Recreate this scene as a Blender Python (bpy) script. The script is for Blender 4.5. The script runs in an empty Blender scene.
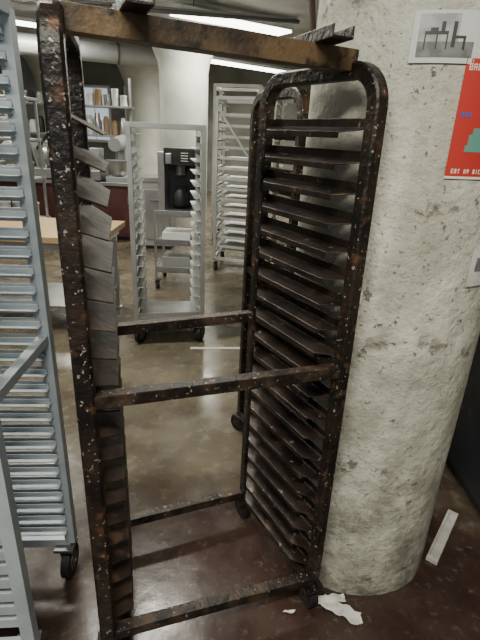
import bpy, math, random
from mathutils import Vector, Matrix, noise
random.seed(4)
D=bpy.data; SC=bpy.context.scene

# ------------------------------------------------------------ materials
def mat(name, col, rough=.5, metal=0., col2=None, scale=8., lo=.4, hi=.6, bump=0., bscale=None, detail=6, col3=None, s3=30., lo3=.6, hi3=.66, emit=None, es=0., stretch=(1,1,1), spec=.5, col4=None, s4=12., lo4=.5, hi4=.6):
    m=D.materials.new(name); m.use_nodes=True; nt=m.node_tree; N=nt.nodes; L=nt.links
    b=N['Principled BSDF']; b.inputs['Roughness'].default_value=rough; b.inputs['Metallic'].default_value=metal
    b.inputs['Specular IOR Level'].default_value=spec
    b.inputs['Base Color'].default_value=(*col,1)
    tc=N.new('ShaderNodeTexCoord'); mp=N.new('ShaderNodeMapping'); mp.inputs['Scale'].default_value=stretch
    L.new(tc.outputs['Object'],mp.inputs['Vector'])
    out=None
    def layer(prev,c,sc,l,h):
        n=N.new('ShaderNodeTexNoise'); n.inputs['Scale'].default_value=sc; n.inputs['Detail'].default_value=detail
        L.new(mp.outputs[0],n.inputs['Vector'])
        r=N.new('ShaderNodeMapRange'); r.inputs['From Min'].default_value=l; r.inputs['From Max'].default_value=h
        L.new(n.outputs['Fac'],r.inputs['Value'])
        x=N.new('ShaderNodeMix'); x.data_type='RGBA'
        L.new(r.outputs[0],x.inputs['Factor'])
        if prev is None: x.inputs['A'].default_value=(*col,1)
        else: L.new(prev,x.inputs['A'])
        x.inputs['B'].default_value=(*c,1)
        return x.outputs['Result']
    if col2: out=layer(None,col2,scale,lo,hi)
    if col4: out=layer(out,col4,s4,lo4,hi4)
    if col3: out=layer(out,col3,s3,lo3,hi3)
    if out: L.new(out,b.inputs['Base Color'])
    if bump:
        n=N.new('ShaderNodeTexNoise'); n.inputs['Scale'].default_value=bscale or scale; n.inputs['Detail'].default_value=6
        L.new(mp.outputs[0],n.inputs['Vector'])
        bp=N.new('ShaderNodeBump'); bp.inputs['Strength'].default_value=bump; bp.inputs['Distance'].default_value=.01
        L.new(n.outputs['Fac'],bp.inputs['Height']); L.new(bp.outputs[0],b.inputs['Normal'])
    if emit:
        b.inputs['Emission Color'].default_value=(*emit,1); b.inputs['Emission Strength'].default_value=es
    return m
M={}
M['blackpost']=mat('burnt_steel',(.008,.006,.005),.42,.15,(.030,.019,.013),9,.43,.66,.5,60,detail=10,col4=(.085,.042,.022),s4=21,lo4=.585,hi4=.67,col3=(.34,.30,.25),s3=85,lo3=.645,hi3=.685)
M['slide']=mat('burnt_slide',(.014,.010,.009),.34,.4,(.055,.038,.031),7,.4,.7,.25,40,col4=(.085,.05,.03),s4=11,lo4=.6,hi4=.7,col3=(.25,.21,.18),s3=45,lo3=.66,hi3=.72)
M['slideL']=mat('worn_slide',(.020,.013,.010),.55,.0,(.065,.042,.030),9,.38,.68,.3,40,col4=(.10,.062,.04),s4=14,lo4=.57,hi4=.7,spec=.25)
M['rustbar']=mat('rusty_bar',(.03,.02,.013),.5,.2,(.13,.082,.04),6,.4,.62,.3,50,col3=(.015,.011,.008),s3=25,lo3=.53,hi3=.65)
M['crossbar']=mat('dirty_crossbar',(.014,.010,.008),.45,.2,(.075,.046,.030),14,.45,.65,.4,60,detail=10,col3=(.32,.28,.23),s3=80,lo3=.64,hi3=.68)
M['alu']=mat('aluminium',(.40,.41,.40),.38,.45,(.50,.51,.50),5,.4,.6)
M['alud']=mat('aluminium_dull',(.48,.53,.56),.42,.2,(.38,.43,.47),6,.4,.6)
M['white']=mat('white_paint',(.75,.76,.74),.5)
M['rackwhite']=mat('rack_painted',(.56,.57,.54),.5,.1,(.46,.47,.44),5,.4,.6)
M['board']=mat('board_white',(.55,.54,.50),.6,0,(.42,.40,.36),20,.4,.6)
M['rubber']=mat('rubber',(.012,.012,.013),.6)
M['zinc']=mat('zinc',(.2,.2,.2),.4,.8)
M['dark']=mat('black_plastic',(.01,.01,.012),.5)
M['navy']=mat('dark_enamel',(.012,.014,.02),.35)
M['wood']=mat('maple_top',(.50,.34,.17),.45,0,(.38,.24,.1),6,.4,.6,stretch=(1,8,1))
M['redcab']=mat('maroon_panel',(.075,.022,.02),.5,0,(.1,.035,.03),4)
M['steel']=mat('stainless',(.5,.5,.5),.3,.8,(.4,.4,.4),4)
M['greymach']=mat('machine_grey',(.33,.34,.34),.4,.2)
M['brownbox']=mat('cardboard',(.3,.2,.12),.8)
M['paper']=mat('paper',(.7,.7,.67),.8,0,(.5,.46,.42),20,.5,.7)
M['glassjar']=mat('jar',(.6,.62,.6),.25)
M['tube']=mat('lamp_diffuser',(1,1,1),.5,emit=(1,1,.94),es=9)
M['fixture']=mat('fixture_white',(.7,.7,.7),.5)
M['pipe']=mat('brown_pipe',(.16,.1,.07),.6,.2)
M['duct']=mat('duct',(.45,.46,.46),.5,.4)
M['wall']=mat('painted_wall',(.27,.27,.24),.8,0,(.18,.18,.16),1.5,.4,.65,.1,30)
M['ceil']=mat('ceiling_paint',(.50,.51,.48),.8,0,(.38,.38,.36),1.2,.4,.65,.2,10)
M['colfar']=mat('far_column_paint',(.60,.61,.56),.7,0,(.52,.53,.48),3,.4,.6)
M['winglass']=mat('window_glass',(.5,.55,.6),.2,emit=(.8,.9,1),es=.6)
M['red']=mat('poster_red',(.50,.035,.025),.55)
M['teal']=mat('poster_green',(.12,.3,.25),.6)
M['cream']=mat('poster_cream',(.8,.75,.6),.6)
M['blue']=mat('poster_blue',(.04,.1,.45),.6)
M['phgrey']=mat('photo_grey',(.42,.43,.43),.4,0,(.3,.3,.3),30,.4,.6)
M['phmid']=mat('photo_mid',(.2,.2,.2),.5,0,(.12,.12,.12),40,.4,.6)
M['phdark']=mat('photo_dark',(.04,.04,.04),.5)
M['sleeve']=mat('plastic_sleeve',(.62,.64,.61),.25)

def tools(m):
    nt=m.node_tree;N=nt.nodes;L=nt.links
    tc=N.new('ShaderNodeTexCoord'); O=tc.outputs['Object']
    def noi(sc,det=6,st=None,rough=.55):
        vec=O
        if st:
            mp=N.new('ShaderNodeMapping'); mp.inputs['Scale'].default_value=st; L.new(O,mp.inputs['Vector']); vec=mp.outputs[0]
        n=N.new('ShaderNodeTexNoise'); n.inputs['Scale'].default_value=sc;n.inputs['Detail'].default_value=det;n.inputs['Roughness'].default_value=rough;L.new(vec,n.inputs['Vector']);return n.outputs['Fac']
    def mr(v,a,c,x=0,y=1):
        r=N.new('ShaderNodeMapRange'); r.inputs['From Min'].default_value=a;r.inputs['From Max'].default_value=c;r.inputs['To Min'].default_value=x;r.inputs['To Max'].default_value=y;L.new(v,r.inputs['Value']);return r.outputs[0]
    def mix(f,A,B):
        x=N.new('ShaderNodeMix');x.data_type='RGBA';L.new(f,x.inputs['Factor'])
        for k,v in(('A',A),('B',B)):
            if isinstance(v,tuple): x.inputs[k].default_value=(*v,1)
            else: L.new(v,x.inputs[k])
        return x.outputs['Result']
    def ma(op,a,c):
        x=N.new('ShaderNodeMath');x.operation=op
        for i,v in enumerate((a,c)):
            if isinstance(v,(int,float)):x.inputs[i].default_value=v
            else:L.new(v,x.inputs[i])
        return x.outputs[0]
    return N,L,O,noi,mr,mix,ma
def column_mat():
    m=D.materials.new('column_concrete'); m.use_nodes=True;b=m.node_tree.nodes['Principled BSDF']
    b.inputs['Roughness'].default_value=.6
    N,L,O,noi,mr,mix,ma=tools(m)
    c=mix(mr(noi(3.5),.38,.62),(.72,.71,.59),(.55,.55,.455))
    c=mix(mr(noi(9,8,st=(1,1,.22)),.5,.7,0,.75),c,(.41,.40,.32))
    c=mix(mr(noi(5,8,st=(1,1,.12)),.55,.68,0,.5),c,(.36,.34,.26))
    c=mix(mr(noi(30,8,rough=.7),.5,.7,0,.45),c,(.40,.39,.31))
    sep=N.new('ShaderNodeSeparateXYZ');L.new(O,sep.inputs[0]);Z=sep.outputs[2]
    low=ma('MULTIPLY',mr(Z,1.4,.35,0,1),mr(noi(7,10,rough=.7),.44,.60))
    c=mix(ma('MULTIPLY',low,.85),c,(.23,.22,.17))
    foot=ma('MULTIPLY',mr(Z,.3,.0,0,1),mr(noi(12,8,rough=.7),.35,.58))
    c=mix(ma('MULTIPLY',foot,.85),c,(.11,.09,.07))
    wob=ma('ADD',Z,ma('MULTIPLY',noi(3,3),.25))
    seam=ma('ABSOLUTE',ma('SUBTRACT',ma('FRACT',ma('MULTIPLY',wob,2.2),0),.5),0)
    sm=ma('MULTIPLY',mr(seam,.07,.0,0,1),mr(noi(13,8,st=(1,1,.8),rough=.65),.53,.60))
    c=mix(ma('MULTIPLY',sm,.7),c,(.15,.12,.09))
    chip=mr(noi(17,10,rough=.65),.635,.67)
    c=mix(ma('MULTIPLY',chip,.75),c,(.17,.14,.11))
    pit=mr(noi(75,3),.66,.70)
    c=mix(ma('MULTIPLY',pit,.6),c,(.2,.17,.13))
    L.new(c,b.inputs['Base Color'])
    h=ma('ADD',ma('MULTIPLY',noi(45,6,rough=.7),.45),ma('SUBTRACT',ma('MULTIPLY',noi(6,5),1.7),ma('MULTIPLY',ma('ADD',sm,ma('ADD',chip,pit)),.4)))
    bp=N.new('ShaderNodeBump');bp.inputs['Strength'].default_value=.85;bp.inputs['Distance'].default_value=.02
    L.new(h,bp.inputs['Height']);L.new(bp.outputs[0],b.inputs['Normal'])
    return m
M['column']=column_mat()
def floor_mat():
    m=D.materials.new('worn_floor'); m.use_nodes=True;b=m.node_tree.nodes['Principled BSDF']
    N,L,O,noi,mr,mix,ma=tools(m)
    grey=mix(mr(noi(1.6,8),.38,.62),(.185,.155,.108),(.115,.094,.065))
    grey=mix(mr(noi(14,8),.54,.68,0,.6),grey,(.25,.23,.17))
    grey=mix(mr(noi(5,8),.56,.64,0,.6),grey,(.08,.064,.046))
    red=mix(mr(noi(5,8),.4,.62),(.036,.019,.015),(.058,.035,.027))
    red=mix(mr(noi(26,8,rough=.7),.56,.69,0,.6),red,(.16,.14,.12))
    sep=N.new('ShaderNodeSeparateXYZ');L.new(O,sep.inputs[0])
    yy=ma('ADD',sep.outputs[1],ma('MULTIPLY',noi(3.5,8),1.2))
    c=mix(mr(yy,2.15,2.7),red,grey)
    L.new(c,b.inputs['Base Color'])
    L.new(mr(noi(4,8),.3,.7,.12,.36),b.inputs['Roughness'])
    bp=N.new('ShaderNodeBump');bp.inputs['Strength'].default_value=.18;bp.inputs['Distance'].default_value=.01
    L.new(noi(9,8),bp.inputs['Height']);L.new(bp.outputs[0],b.inputs['Normal'])
    return m
M['floor']=floor_mat()

# ------------------------------------------------------------ mesh builder
class MB:
    def __init__(s): s.v=[];s.f=[];s.m=[];s.mats=[];s.sm=[]
    def mi(s,k):
        if k not in s.mats: s.mats.append(k)
        return s.mats.index(k)
    def add(s,vs,fs,k,smooth=False):
        o=len(s.v); s.v+= [Vector(x) for x in vs]; i=s.mi(k)
        for f in fs: s.f.append([o+j for j in f]); s.m.append(i); s.sm.append(smooth)
    def hexa(s,c8,k):
        s.add(c8,[(0,3,2,1),(4,5,6,7),(0,1,5,4),(1,2,6,5),(2,3,7,6),(3,0,4,7)],k)
    def box(s,c,sz,k,rz=0.):
        R=Matrix.Rotation(rz,3,'Z'); c=Vector(c); x,y,z=[q/2 for q in sz]
        s.hexa([c+R@Vector(p) for p in((-x,-y,-z),(x,-y,-z),(x,y,-z),(-x,y,-z),(-x,-y,z),(x,-y,z),(x,y,z),(-x,y,z))],k)
    def beam(s,p,q,w,h,k,up=(0,0,1)):
        p=Vector(p);q=Vector(q);d=(q-p).normalized();up=Vector(up)
        sd=d.cross(up).normalized();u=sd.cross(d).normalized()
        a=sd*w/2;b=u*h/2
        s.hexa([p-a-b,p+a-b,q+a-b,q-a-b,p-a+b,p+a+b,q+a+b,q-a+b],k)
    def cyl(s,p,q,r,k,n=20,r2=None):
        p=Vector(p);q=Vector(q);d=(q-p).normalized();t=Vector((0,0,1)) if abs(d.z)<.9 else Vector((1,0,0))
        a=d.cross(t).normalized();b=d.cross(a); r2=r if r2 is None else r2
        vs=[p+(a*math.cos(i*2*math.pi/n)+b*math.sin(i*2*math.pi/n))*r for i in range(n)]+[q+(a*math.cos(i*2*math.pi/n)+b*math.sin(i*2*math.pi/n))*r2 for i in range(n)]
        s.add(vs,[(i,(i+1)%n,n+(i+1)%n,n+i) for i in range(n)],k,True)
        s.add(vs,[tuple(range(n))[::-1],tuple(range(n,2*n))],k)
    def lathe(s,c,prof,k,n=24):
        c=Vector(c);vs=[]
        for r,z in prof: vs+=[c+Vector((r*math.cos(i*2*math.pi/n),r*math.sin(i*2*math.pi/n),z)) for i in range(n)]
        fs=[]
        for j in range(len(prof)-1): fs+=[(j*n+i,j*n+(i+1)%n,(j+1)*n+(i+1)%n,(j+1)*n+i) for i in range(n)]
        s.add(vs,fs,k,True)
        s.add(vs,[tuple(range(n))[::-1],tuple(range((len(prof)-1)*n,len(prof)*n))],k)
    def sweep(s,path,nrm,w,h,k,ch=.28):
        nrm=Vector(nrm).normalized();P=[Vector(p) for p in path];n=len(P);vs=[]
        c=ch
        prof=[(-1,-1+c),(-1,1-c),(-1+c,1),(1-c,1),(1,1-c),(1,-1+c),(1-c,-1),(-1+c,-1)]
        for i in range(n):
            t=((P[min(i+1,n-1)]-P[i]).normalized()+(P[i]-P[max(i-1,0)]).normalized()).normalized()
            o=nrm.cross(t).normalized()
            for a,b in prof: vs.append(P[i]+nrm*a*w/2+o*b*h/2)
        m=len(prof);fs=[]
        for i in range(n-1): fs+=[(i*m+j,i*m+(j+1)%m,(i+1)*m+(j+1)%m,(i+1)*m+j) for j in range(m)]
        fs+=[tuple(range(m))[::-1],tuple(range((n-1)*m,n*m))]
        s.add(vs,fs,k)
    def obj(s,name,bevel=0.,origin=None):
        o0=Vector(origin) if origin else Vector((0,0,0))
        me=D.meshes.new(name);me.from_pydata([v-o0 for v in s.v],[],s.f)
        for k in s.mats: me.materials.append(M[k])
        for p,i,sm in zip(me.polygons,s.m,s.sm): p.material_index=i;p.use_smooth=sm
        me.update()
        import bmesh
        bm=bmesh.new();bm.from_mesh(me);bmesh.ops.recalc_face_normals(bm,faces=bm.faces);bm.to_mesh(me);bm.free()
        o=D.objects.new(name,me);SC.collection.objects.link(o);o.location=o0
        if bevel:
            b=o.modifiers.new('bev','BEVEL');b.width=bevel;b.segments=2;b.limit_method='ANGLE';b.angle_limit=.7
        return o

def upath(A,B,zb,zt,r,n=8):
    A=Vector((*A,0));B=Vector((*B,0));d=(B-A).normalized();Z=Vector((0,0,1))
    pts=[A+Z*zb,A+Z*(zb+zt)/2]
    for i in range(n+1):
        t=i/n*math.pi/2; pts.append(A+d*(r-r*math.cos(t))+Z*(zt-r+r*math.sin(t)))
    for i in range(n+1):
        t=i/n*math.pi/2; pts.append(B-d*(r-r*math.sin(t))+Z*(zt-r+r*math.cos(t)))
    pts+=[B+Z*(zb+zt)/2,B+Z*zb]
    return pts
def caster(mb,x,y,zt,ang,r=.05,w=.03,hub='zinc'):
    a=Vector((math.cos(ang),math.sin(ang),0));p=Vector((-a.y,a.x,0))
    c=Vector((x,y,r))+p*.015
    mb.cyl(c-a*w/2,c+a*w/2,r,'rubber',28)
    mb.cyl(c-a*(w/2+.002),c+a*(w/2+.002),r*.55,hub,18)
    mb.cyl(c-a*(w/2+.01),c+a*(w/2+.01),r*.15,hub,10)
    for sgn in(-1,1):
        q=c+a*sgn*(w/2+.006)
        mb.beam(q,Vector((x,y,max(zt-.012,2*r*.9)))+a*sgn*(w/2+.006),.004,.03,hub,up=p)
    mb.box((x,y,zt-.008),(.07,.07,.012),hub,ang)
def slide(mb,A,B,z,inw,k,led=.062,th=.004,ch=.03,drop=.0,lip=.012,ext=.0,off=.018,fl=.024):
    A=Vector((*A,0));B=Vector((*B,0));d=(B-A).normalized();n=Vector((*inw,0)).normalized();Z=Vector((0,0,1))
    A=A-d*ext;B=B+d*ext
    o0=n*off; o1=n*(off+led)
    a0=A+o0+Z*z;b0=B+o0+Z*z;a1=A+o1+d*ch+Z*(z-drop);b1=B+o1-d*ch+Z*(z-drop)
    t=Z*th
    mb.hexa([a0,b0,b1,a1,a0+t,b0+t,b1+t,a1+t],k)
    mb.hexa([a0,b0,b0-n*.003,a0-n*.003,a0+Z*fl,b0+Z*fl,b0-n*.003+Z*fl,a0-n*.003+Z*fl],k)
    if lip: mb.hexa([a1-Z*lip,b1-Z*lip,b1-Z*lip-n*.003,a1-Z*lip-n*.003,a1+t,b1+t,b1+t-n*.003,a1+t-n*.003],k)

# ------------------------------------------------------------ black oven rack (foreground)
FR=(.300,1.193);FL=(-.368,.966);BR=(.056,1.604);BL=(-.476,1.388)
def V2(a): return Vector((a[0],a[1]))
def black_rack(name,FR,FL,BR,BL,zt,zm,front_top=True,nsl=20,ztl=None,pl=.040):
    mb=MB(); ztl=ztl or zt
    for A,B,side in((FR,BR,-1),(FL,BL,1)):
        d=(V2(B)-V2(A)).normalized();nr=(d.y,-d.x,0)
        mb.sweep(upath(A,B,.105,zt if side==-1 else ztl,.085),nr,.040 if side==-1 else pl,.040,'blackpost')
        inw=Vector((d.y,-d.x))*(1 if side==1 else -1)
        for i in range(nsl):
            z=.185+i*(zt-.13-.185)/(nsl-1)
            if side==-1: slide(mb,A,B,z,inw,'slide',led=.052,ch=.075,drop=.012,off=-.006)
            else: slide(mb,A,B,z,inw,'slideL',led=.078,ch=.06,drop=.040,off=.0,lip=0,fl=.006)
        mb.beam((*A,.125),(*B,.125),.036,.036,'blackpost')
        mb.beam((*A,zm),(*B,zm),.03,.03,'blackpost')
    for A,B in((FL,FR),(BL,BR)):
        mb.beam((*A,.141),(*B,.141),.036,.036,'crossbar')
        mb.beam((*A,zm),(*B,zm),.034,.034,'crossbar')
    def L(A,B,t): return (A[0]+(B[0]-A[0])*t,A[1]+(B[1]-A[1])*t)
    a=L(FL,BL,.14);b=L(FR,BR,.22)
    za=ztl-.012;zb=zt+.020
    mb.beam((*a,za),(*b,zb),.05,.048,'rustbar')
    if front_top:
        u=(V2(b)-V2(a)).normalized();v=Vector((-u.y,u.x))
        for t in(.22,.86):
            c=V2(a)+(V2(b)-V2(a))*t;z0=za+(zb-za)*t+.024
            p=c-v*.10;q=c+v*.24
            mb.beam((*p,z0+.002),(*q,z0+.002),.05,.006,'blackpost')
            for s in(-1,1):
                mb.beam((*(p+u*s*.025),z0+.013),(*(q+u*s*.025),z0+.013),.005,.026,'blackpost')
    for A in(FR,FL,BR,BL): caster(mb,A[0],A[1],.112,random.uniform(.2,1.),.05,hub='blackpost')
    return mb.obj(name,.0025)
black_rack('oven_rack',FR,FL,BR,BL,1.758,.98,ztl=1.808,pl=.046)
bFL=(.200,1.84);bBL=(.030,2.26);bFR=(.200+.60,1.84+.26);bBR=(.03+.60,2.26+.26)
black_rack('oven_rack',bFR,bFL,bBR,bBL,1.758,.98,False)

# ------------------------------------------------------------ aluminium racks
def alu_rack(A1,B1,A2,B2,zt,nsl,k='alud',zb=.14,zm=None,led=.035,pw=.03,casters=True,wr=.055,pitchtop=.06,railA=True):
    mb=MB(); mid=(V2(A1)+V2(B1)+V2(A2)+V2(B2))/4
    for A,B in((A1,B1),(A2,B2)):
        d=(V2(B)-V2(A)).normalized();n=Vector((-d.y,d.x))
        if (mid-V2(A)).dot(n)<0:n=-n
        for P in(A,B): mb.beam((*P,zb),(*P,zt),pw,pw,k,up=(d.x,d.y,0))
        mb.beam((*A,zt),(*B,zt),pw,pw,k); mb.beam((*A,zb),(*B,zb),pw,pw,k)
        for i in range(nsl):
            z=zb+.07+i*(zt-pitchtop-zb-.07)/(nsl-1)
            slide(mb,A,B,z,n,k,led=led,ch=0.,lip=0,th=.003)
    for j,(P,Q) in enumerate(((A1,A2),(B1,B2))):
        if railA or j: mb.beam((*P,zb),(*Q,zb),pw,pw,k)
        mb.beam((*P,zt),(*Q,zt),pw,pw,k)
        if zm: mb.beam((*P,zm),(*Q,zm),pw*.8,pw*.8,k)
    if casters:
        for P in(A1,B1,A2,B2):
            q=V2(P)+(mid-V2(P))*.06
            caster(mb,q.x,q.y,zb-.005,random.uniform(-.5,.5),wr)
    return mb
mb=alu_rack((-.575,.90),(-1.15,.84),(-.595,1.285),(-1.17,1.24),1.86,30,zm=1.0,led=.03,pw=.036,zb=.17,wr=.062,railA=False)
for i in range(30):
    z=.17+.07+i*(1.86-.06-.24)/29
    mb.beam((-.595,1.262,z+.002),(-1.17,1.217,z+.002),.004,.028,'alud')
    mb.beam((-.575,.918,z+.002),(-1.15,.86,z+.002),.004,.028,'alud')
mb.obj('sheet_pan_rack',.0015)

mb=alu_rack((-.82,3.38),(-.90,3.88),(-.31,3.48),(-.40,3.98),1.64,17,k='alu',zb=.15,led=.05,pw=.035,wr=.066)
for i in range(17):
    z=.23+i*(1.58-.23)/16
    for A,B,s in(((-.31,3.48),(-.40,3.98),-1),((-.82,3.38),(-.90,3.88),1)):
        mb.beam((A[0]+s*.02,A[1]+.01,z+.02),(B[0]+s*.02,B[1],z+.02),.004,.04,'alu')
mb.beam((-.80,3.40,.215),(-.33,3.49,.215),.006,.09,'alu')
mb.box((-.607,3.69,.175),(.50,.48,.01),'alu',.19)
mb.obj('sheet_pan_rack',.002)

mb=alu_rack((-.36,5.66),(-.30,6.25),(.28,5.46),(.38,6.05),1.98,18,k='rackwhite',zb=.16,led=.05,pw=.035)
for i in range(14):
    z=.28+i*.115
    mb.box((.0,5.85,z+.03),(.56,.5,.012),'alu',-.3)
    mb.beam((-.33,5.66,z+.035),(.25,5.475,z+.035),.01,.03,'rackwhite')
mb.beam((-.36,5.64,1.9),(.28,5.44,1.0),.02,.02,'rackwhite')
mb.obj('sheet_pan_rack',.002)
mb=alu_rack((-.5,7.3),(-.45,7.9),(.15,7.2),(.2,7.8),2.25,16,k='rackwhite',zb=.16,led=.05,pw=.04)
mb.obj('sheet_pan_rack',.002)
mb=alu_rack((.45,7.0),(.5,7.6),(1.1,6.9),(1.15,7.5),2.1,16,k='rackwhite',zb=.16,led=.05,pw=.04)
mb.obj('sheet_pan_rack',.002)

# ------------------------------------------------------------ concrete column (foreground)
C=Vector((.509,1.562,0));RC=.323;e=Vector((.3098,.9508,0));rt=Vector((.9508,-.3098,0))
def colpt(phi,z,off=0.):
    return C+(-math.cos(phi)*e+math.sin(phi)*rt)*(RC+off)+Vector((0,0,z))
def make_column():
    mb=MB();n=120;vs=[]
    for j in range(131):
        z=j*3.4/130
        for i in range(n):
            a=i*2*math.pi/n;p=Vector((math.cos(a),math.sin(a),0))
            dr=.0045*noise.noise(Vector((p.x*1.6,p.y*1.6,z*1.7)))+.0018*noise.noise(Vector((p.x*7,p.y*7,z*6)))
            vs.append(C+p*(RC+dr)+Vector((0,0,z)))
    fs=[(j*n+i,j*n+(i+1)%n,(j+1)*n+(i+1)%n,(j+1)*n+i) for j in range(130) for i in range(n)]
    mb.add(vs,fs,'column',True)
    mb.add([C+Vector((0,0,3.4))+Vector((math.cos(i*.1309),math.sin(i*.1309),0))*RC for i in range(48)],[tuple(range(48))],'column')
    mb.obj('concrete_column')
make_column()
def wrap(mb,p0,p1,z0,z1,k,off,n=14):
    vs=[];
    for i in range(n+1):
        ph=p0+(p1-p0)*i/n
        vs+=[colpt(ph,z0,off),colpt(ph,z1,off)]
    mb.add(vs,[(2*i,2*i+2,2*i+3,2*i+1) for i in range(n)],k,True)
rad=math.radians
mb=MB();T=.006
wrap(mb,rad(-6),rad(20),1.778,1.885,'sleeve',T)
wrap(mb,rad(-3.5),rad(18.5),1.79,1.878,'phgrey',T+.0008)
wrap(mb,rad(-3.5),rad(18.5),1.79,1.822,'phmid',T+.0010)
wrap(mb,rad(12),rad(18.5),1.822,1.878,'sleeve',T+.0010)
def tabl(p0,p1,z):
    wrap(mb,p0,p1,z,z+.007,'phdark',T+.0014,4)
    for q in(p0,(p0+p1)/2,p1-.01): wrap(mb,q,q+.010,z-.03,z,'phdark',T+.0014,1)
tabl(rad(-1),rad(8),1.836)
for a,b,z0,z1 in((9.5,11,1.81,1.862),(9.5,15,1.828,1.834),(14,15,1.805,1.83),(1,4,1.843,1.85),(5,6.5,1.843,1.862)): wrap(mb,rad(a),rad(b),z0,z1,'phdark',T+.0014,2)
mb.obj('photo_print')
mb=MB()
wrap(mb,rad(17.1),rad(52),1.52,1.79,'red',T)
wrap(mb,rad(17.1),rad(52),1.52,1.526,'cream',T+.0006)
for z0,z1,a,b in((1.585,1.66,29,44),(1.66,1.70,32,41),(1.70,1.735,33.5,39),(1.585,1.60,23.5,30),(1.60,1.625,24.5,29),(1.625,1.64,26,29)):
    wrap(mb,rad(a),rad(b),z0,z1,'teal',T+.0008,6)
wrap(mb,rad(34.5),rad(38.5),1.705,1.722,'cream',T+.0011,4)
def letters(s,p0,z,h,w,gap,k='cream'):
    seg={'R':'abcefk','A':'abcefg','T':'ai','E':'adefg','I':'i','M':'bcef','Y':'fbgi','H':'bcefg','L':'def','O':'abcdef','S':'afgcd','U':'bcdef','P':'abefg','N':'abcef','V':'bcef','C':'adef','B':'abcdefg','K':'fegk'}
    ph=p0;W=w
    for ch in s:
        for q in seg.get(ch,''):
            t=.0022
            x0,x1=ph,ph+W;m=z+h/2;ta=t/RC
            R={'a':(x0,x1,z+h-t,z+h),'d':(x0,x1,z,z+t),'g':(x0,x1,m-t/2,m+t/2),'f':(x0,x0+ta,m,z+h),'e':(x0,x0+ta,z,m),'b':(x1-ta,x1,m,z+h),'c':(x1-ta,x1,z,m),'i':((x0+x1)/2-ta/2,(x0+x1)/2+ta/2,z,z+h),'k':(x1-2*ta,x1,z,m)}[q]
            wrap(mb,R[0],R[1],R[2],R[3],k,T+.0012,1)
        ph+=W+gap
letters('BART IS BEST',rad(18.6),1.765,.014,rad(1.4),rad(.5))
letters('EAT MY RICH LOVE',rad(19.5),1.533,.011,rad(1.0),rad(.45))
for i in range(3): wrap(mb,rad(19.0+1.7*i),rad(20.2+1.7*i),1.665,1.674,'blue',T+.0008,1)
mb.obj('red_poster')
mb=MB();wrap(mb,rad(40.5),rad(60),1.227,1.347,'paper',T);wrap(mb,rad(44),rad(55),1.27,1.31,'phmid',T+.0008);mb.obj('paper_notice')
mb=MB();p=colpt(rad(-12),1.176,.008);ang=math.atan2(rt.y,rt.x)-rad(-12)
mb.box(p,(.016,.02,.032),'white',ang);mb.box(colpt(rad(-12),1.18,.019),(.006,.006,.01),'white',ang);mb.obj('light_switch',.002)

# ------------------------------------------------------------ floor debris
mb=MB()
def sheet(c,sx,sy,rz,k,seed,amp=.012,n=12):
    R=Matrix.Rotation(rz,3,'Z');vs=[]
    for j in range(n+1):
        for i in range(n+1):
            x=(i/n-.5)*sx;y=(j/n-.5)*sy
            y+=.012*noise.noise(Vector((x*30,seed,0)));x+=.015*noise.noise(Vector((y*30,seed+9,0)))
            z=.003+amp*abs(noise.noise(Vector((x*18,y*18,seed))))*1.6
            vs.append(Vector(c)+R@Vector((x,y,z)))
    mb.add(vs,[(j*(n+1)+i,j*(n+1)+i+1,(j+1)*(n+1)+i+1,(j+1)*(n+1)+i) for j in range(n) for i in range(n)],k)
sheet((.415,1.175,0),.14,.05,-.5,'paper',1);sheet((.385,1.215,0),.11,.035,.15,'paper',5);sheet((.46,1.14,0),.05,.03,.2,'paper',8)
mb.obj('torn_paper')
mb=MB();sheet((.225,1.16,0),.035,.012,-.2,'paper',3);mb.obj('torn_paper')
mb=MB();mb.beam((.83,1.40,.011),(1.03,1.67,.011),.045,.02,'board');mb.beam((.832,1.425,.025),(1.002,1.655,.025),.004,.012,'board');mb.obj('white_board',.001)
mb=MB();mb.box((-.17,3.362,.001),(.44,.035,.002),'white',.1);mb.obj('floor_tape')

mb=MB()
mb.box((1.45,2.02,.66),(.66,.9,1.2),'dark');mb.box((1.45,2.02,1.285),(.70,.94,.05),'dark');mb.box((1.45,2.02,.03),(.58,.82,.06),'dark')
mb.box((1.45,1.562,.66),(.60,.02,1.1),'navy');mb.box((1.2,1.545,.75),(.02,.02,.2),'zinc')
mb.box((1.112,2.02,.66),(.02,.82,1.1),'navy')
mb.obj('storage_cabinet',.004)

# ------------------------------------------------------------ work table
mb=MB()
mb.box((-1.80,3.86,.80),(1.4,.82,.05),'wood')
mb.box((-1.80,3.86,.745),(1.3,.72,.06),'steel')
for x in(-2.42,-1.19):
    for y in(3.53,4.18): mb.box((x,y,.37),(.05,.05,.74),'steel');mb.box((x,y,.012),(.07,.07,.024),'steel')
mb.box((-1.80,3.86,.22),(1.24,.62,.02),'steel')
mb.obj('work_table',.004)

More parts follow.
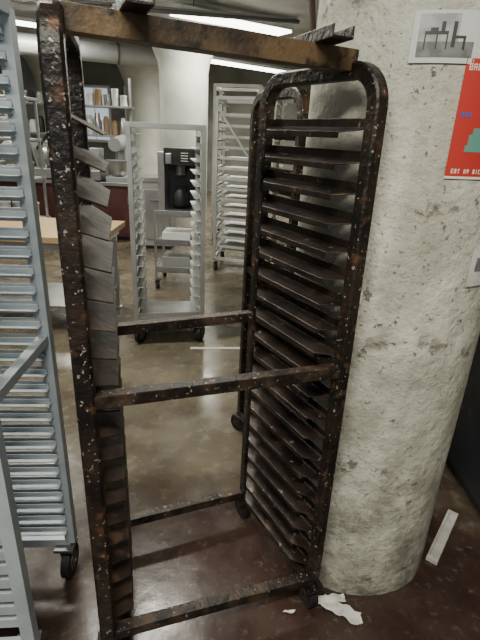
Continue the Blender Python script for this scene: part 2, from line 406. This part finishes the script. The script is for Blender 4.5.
mb=MB()
mb.box((-2.75,7.45,.44),(2.0,.66,.76),'redcab');mb.box((-2.75,7.45,.03),(1.9,.56,.06),'dark');mb.box((-2.75,7.44,.85),(2.1,.74,.05),'steel')
for i in range(5): mb.box((-3.6+i*.42,7.115,.44),(.38,.012,.66),'redcab');mb.box((-3.45+i*.42,7.10,.62),(.02,.02,.12),'zinc')
mb.obj('counter',.004)
def mixer(x,y,s=1.,k='greymach'):
    mb=MB();z=.875
    mb.box((x,y,z+.03*s),(.26*s,.36*s,.06*s),k);mb.box((x,y+.12*s,z+.22*s),(.13*s,.13*s,.36*s),k)
    mb.cyl((x,y+.2*s,z+.44*s),(x,y-.18*s,z+.42*s),.09*s,k,24,.075*s)
    mb.cyl((x,y-.1*s,z+.36*s),(x,y-.1*s,z+.26*s),.02*s,'zinc',12)
    mb.lathe((x,y-.1*s,z+.06*s),[(.06*s,0),(.10*s,.03*s),(.125*s,.1*s),(.135*s,.18*s),(.14*s,.185*s)],'steel')
    mb.obj('stand_mixer',.01)
mixer(-1.95,7.4,1.25);mixer(-3.55,7.4,1.05,'white')
def slicer(x,y,s=1.):
    mb=MB();z=.875
    mb.box((x,y,z+.07*s),(.42*s,.36*s,.11*s),'steel');mb.box((x,y,z+.01),(.36*s,.3*s,.02),'dark')
    mb.cyl((x-.02*s,y-.06*s,z+.29*s),(x+.02*s,y-.05*s,z+.29*s),.16*s,'steel',32);mb.cyl((x-.03*s,y-.065*s,z+.29*s),(x+.03*s,y-.05*s,z+.29*s),.05*s,'greymach',20)
    mb.box((x+.12*s,y+.02*s,z+.24*s),(.12*s,.2*s,.26*s),'greymach');mb.beam((x-.1*s,y,z+.12*s),(x-.17*s,y,z+.42*s),.24*s,.02*s,'steel',up=(1,0,0));mb.cyl((x-.1*s,y-.1*s,z+.35*s),(x+.05*s,y-.1*s,z+.52*s),.02*s,'dark')
    mb.obj('food_slicer',.004)
slicer(-2.42,7.3,1.25);slicer(-3.0,7.35,1.2)
mb=MB()
for z in(1.5,1.95): mb.box((-3.1,8.35,z),(2.3,.35,.03),'steel')
for x in(-4.2,-3.1,-2.0): mb.box((x,8.5,1.2),(.04,.04,2.4),'steel')
mb.box((-3.1,8.35,.3),(2.3,.35,.03),'steel')
mb.obj('wall_shelf',.003)
k=['glassjar','brownbox','white','steel','brownbox','dark']
mb=MB()
for i in range(16):
    x=-4.15+i*.137;h=random.uniform(.18,.34);r=random.uniform(.05,.065);kk=random.choice(k)
    mb.lathe((x,8.3,1.516),[(r*.9,0),(r,.02),(r,h*.8),(r*.7,h*.9),(r*.7,h)],kk,16)
    h=random.uniform(.14,.26);mb.lathe((x+.03,8.3,1.966),[(r,0),(r,h*.85),(r*1.05,h*.86),(r*1.05,h)],random.choice(k),16)
mb.obj('storage_jars')
mb=MB()
for z in(.5,1.0,1.45): mb.box((-3.3,5.9,z),(1.5,.4,.03),'steel')
for x in(-4.02,-2.58):
    for y in(5.73,6.07): mb.box((x,y,.95),(.03,.03,1.9),'steel')
mb.box((-3.3,5.9,1.9),(1.5,.4,.03),'steel');shelf=mb.obj('shelving_unit',.003)
mb=MB()
for z in(.515,1.015,1.465):
    for i in range(8):
        h=random.uniform(.14,.24);mb.lathe((-3.93+i*.18,5.88,z),[(.06,0),(.07,h*.88),(.076,h*.89),(.076,h)],random.choice(['white','glassjar','white','greymach']),16)
t=mb.obj('tubs');t.parent=shelf

mb=MB()
cx,cy=-.72,5.05
for z in(.80,.5,.2): mb.box((cx,cy,z),(.44,.5,.02),'steel');mb.beam((cx-.22,cy-.25,z+.03),(cx+.22,cy-.25,z+.03),.01,.05,'steel')
for sx in(-1,1):
    for sy in(-1,1):
        mb.box((cx+sx*.21,cy+sy*.24,.47),(.025,.025,.72),'steel')
        caster(mb,cx+sx*.2,cy+sy*.23,.12,.4,.05)
mb.box((cx,cy-.05,.28),(.3,.3,.14),'greymach')
mb.box((cx,cy-.02,.56),(.3,.3,.1),'white')
mb.obj('utility_cart',.003)
mb=MB()
mb.box((cx+.04,cy,.84),(.30,.42,.05),'navy');mb.box((cx+.04,cy+.1,1.12),(.29,.22,.56),'navy');mb.box((cx+.04,cy-.02,1.38),(.30,.42,.16),'dark')
mb.box((cx-.15,cy,1.12),(.07,.3,.6),'steel')
mb.box((cx-.06,cy-.235,1.36),(.06,.01,.1),'steel');mb.cyl((cx+.04,cy-.1,1.30),(cx+.04,cy-.1,1.2),.05,'zinc')
mb.lathe((cx+.04,cy-.1,.867),[(.06,0),(.085,.03),(.08,.14),(.05,.19),(.055,.21)],'dark')
for i in range(4): mb.box((cx+.1,cy-.236,1.34+i*.025),(.08,.01,.01),'zinc')
mb.obj('coffee_brewer',.008)
mb=MB()
mb.box((-1.25,6.9,.5),(.4,.5,.9),'greymach');mb.box((-1.25,6.9,.98),(.44,.54,.06),'steel');mb.box((-1.25,6.64,.5),(.34,.02,.7),'steel');mb.box((-1.25,6.9,.03),(.36,.46,.06),'dark');mb.box((-1.25,6.62,.7),(.2,.02,.02),'zinc')
mb.obj('dishwasher',.004)

def farcol(x,y,r):
    mb=MB();mb.lathe((x,y,0),[(r,0),(r,2.55),(r*1.05,2.7),(r*1.35,3.0),(r*1.8,3.2),(r*1.9,3.4)],'colfar',40);mb.obj('concrete_column')
farcol(-1.15,8.9,.42);farcol(-2.6,12.4,.42);farcol(-4.6,12,.42)

def wallbox(name,c,s,k):
    mb=MB();mb.box(c,s,k);mb.obj(name)
wallbox('floor',(0,6,-.05),(12,17,.1),'floor')
wallbox('ceiling',(0,6,3.45),(12,17,.1),'ceil')
wallbox('wall_back',(0,14.45,1.7),(12,.1,3.4),'wall')
wallbox('wall_left',(-5.95,6,1.7),(.1,17,3.4),'wall')
wallbox('wall_right',(2.6,6,1.7),(.1,17,3.4),'wall')
mb=MB()
for x in(-4.6,-2.9):
    mb.box((x,14.37,2.0),(1.3,.05,1.5),'white')
    for i in range(3):
        for j in range(3): mb.box((x-.4+.4*i,14.34,1.54+.46*j),(.36,.03,.42),'winglass')
mb.obj('window_1')
mb=MB()
mb.box((0,4.7,3.3),(12,.3,.2),'ceil');mb.obj('trim_1')
mb=MB();mb.box((0,10.4,3.25),(12,.35,.3),'ceil');mb.obj('trim_2')
mb=MB()
mb.cyl((.05,2.2,3.2),(1.1,9.5,3.2),.045,'pipe');mb.cyl((.3,2.2,3.25),(1.5,9.5,3.25),.06,'pipe')
for y,x in((4.,.31),(6.5,.67),(8.5,.96)): mb.box((x,y,3.33),(.02,.02,.16),'zinc')
mb.obj('ceiling_pipe')
mb=MB();mb.cyl((-5.9,8.1,2.9),(-1.6,10.0,2.9),.17,'duct',28);
for t in(.2,.4,.6,.8):
    p=Vector((-5.9,8.1,2.9)).lerp(Vector((-1.6,10,2.9)),t);mb.box((p.x,p.y,3.22),(.02,.02,.36),'zinc');q=Vector((4.3,1.9,0)).normalized();mb.cyl(p-q*.02,p+q*.02,.18,'zinc',28)
mb.obj('ventilation_duct')
mb=MB();mb.cyl((-5,6.2,3.0),(.6,7.0,3.0),.025,'zinc');mb.cyl((-5,6.6,3.1),(.6,7.4,3.1),.035,'duct');mb.obj('ceiling_pipe')

# ------------------------------------------------------------ lamps
def lamp(a,b,z,w=.22,power=60,es=True):
    mb=MB();a=Vector((*a,z));b=Vector((*b,z))
    mb.beam(a+Vector((0,0,.04)),b+Vector((0,0,.04)),w+.03,.05,'fixture')
    mb.beam(a,b,w,.04,'tube')
    for t in(.15,.85):
        p=a.lerp(b,t);mb.cyl(p+Vector((0,0,.06)),(p.x,p.y,3.4),.008,'zinc',8)
    mb.obj('fluorescent_lamp')
    L=D.lights.new('fluorescent','AREA');L.shape='RECTANGLE';L.size=(b-a).length;L.size_y=w;L.energy=power;L.color=(1,.97,.83)
    o=D.objects.new('fluorescent_light',L);SC.collection.objects.link(o);o.location=(a+b)/2-Vector((0,0,.03))
    o.rotation_euler=(0,0,math.atan2(b.y-a.y,b.x-a.x))
lamp((-1.12,7.73),(.53,8.82),3.2,.36,130)
lamp((-.92,10.3),(1.08,11.9),2.95,.26,130)
lamp((-4.3,8.0),(-3.0,8.8),3.1,.2,80)
lamp((-1.9,2.6),(-.5,3.4),3.2,.2,80)
lamp((-1.3,-.9),(.5,-.5),3.2,.2,130)
lamp((-3.8,4.6),(-2.4,5.4),3.2,.2,80)

W=D.worlds.new('World');SC.world=W;W.use_nodes=True
W.node_tree.nodes['Background'].inputs[0].default_value=(.90,.94,1,1);W.node_tree.nodes['Background'].inputs[1].default_value=.30

cam=D.cameras.new('Camera');co=D.objects.new('Camera',cam);SC.collection.objects.link(co);SC.camera=co
cam.sensor_fit='VERTICAL';cam.sensor_height=32;cam.lens=23;cam.clip_start=.02
co.matrix_world=Matrix.Translation((0,0,1.6))@Matrix.Rotation(math.pi/2-.381,4,'X')@Matrix.Rotation(.044,4,'Z')
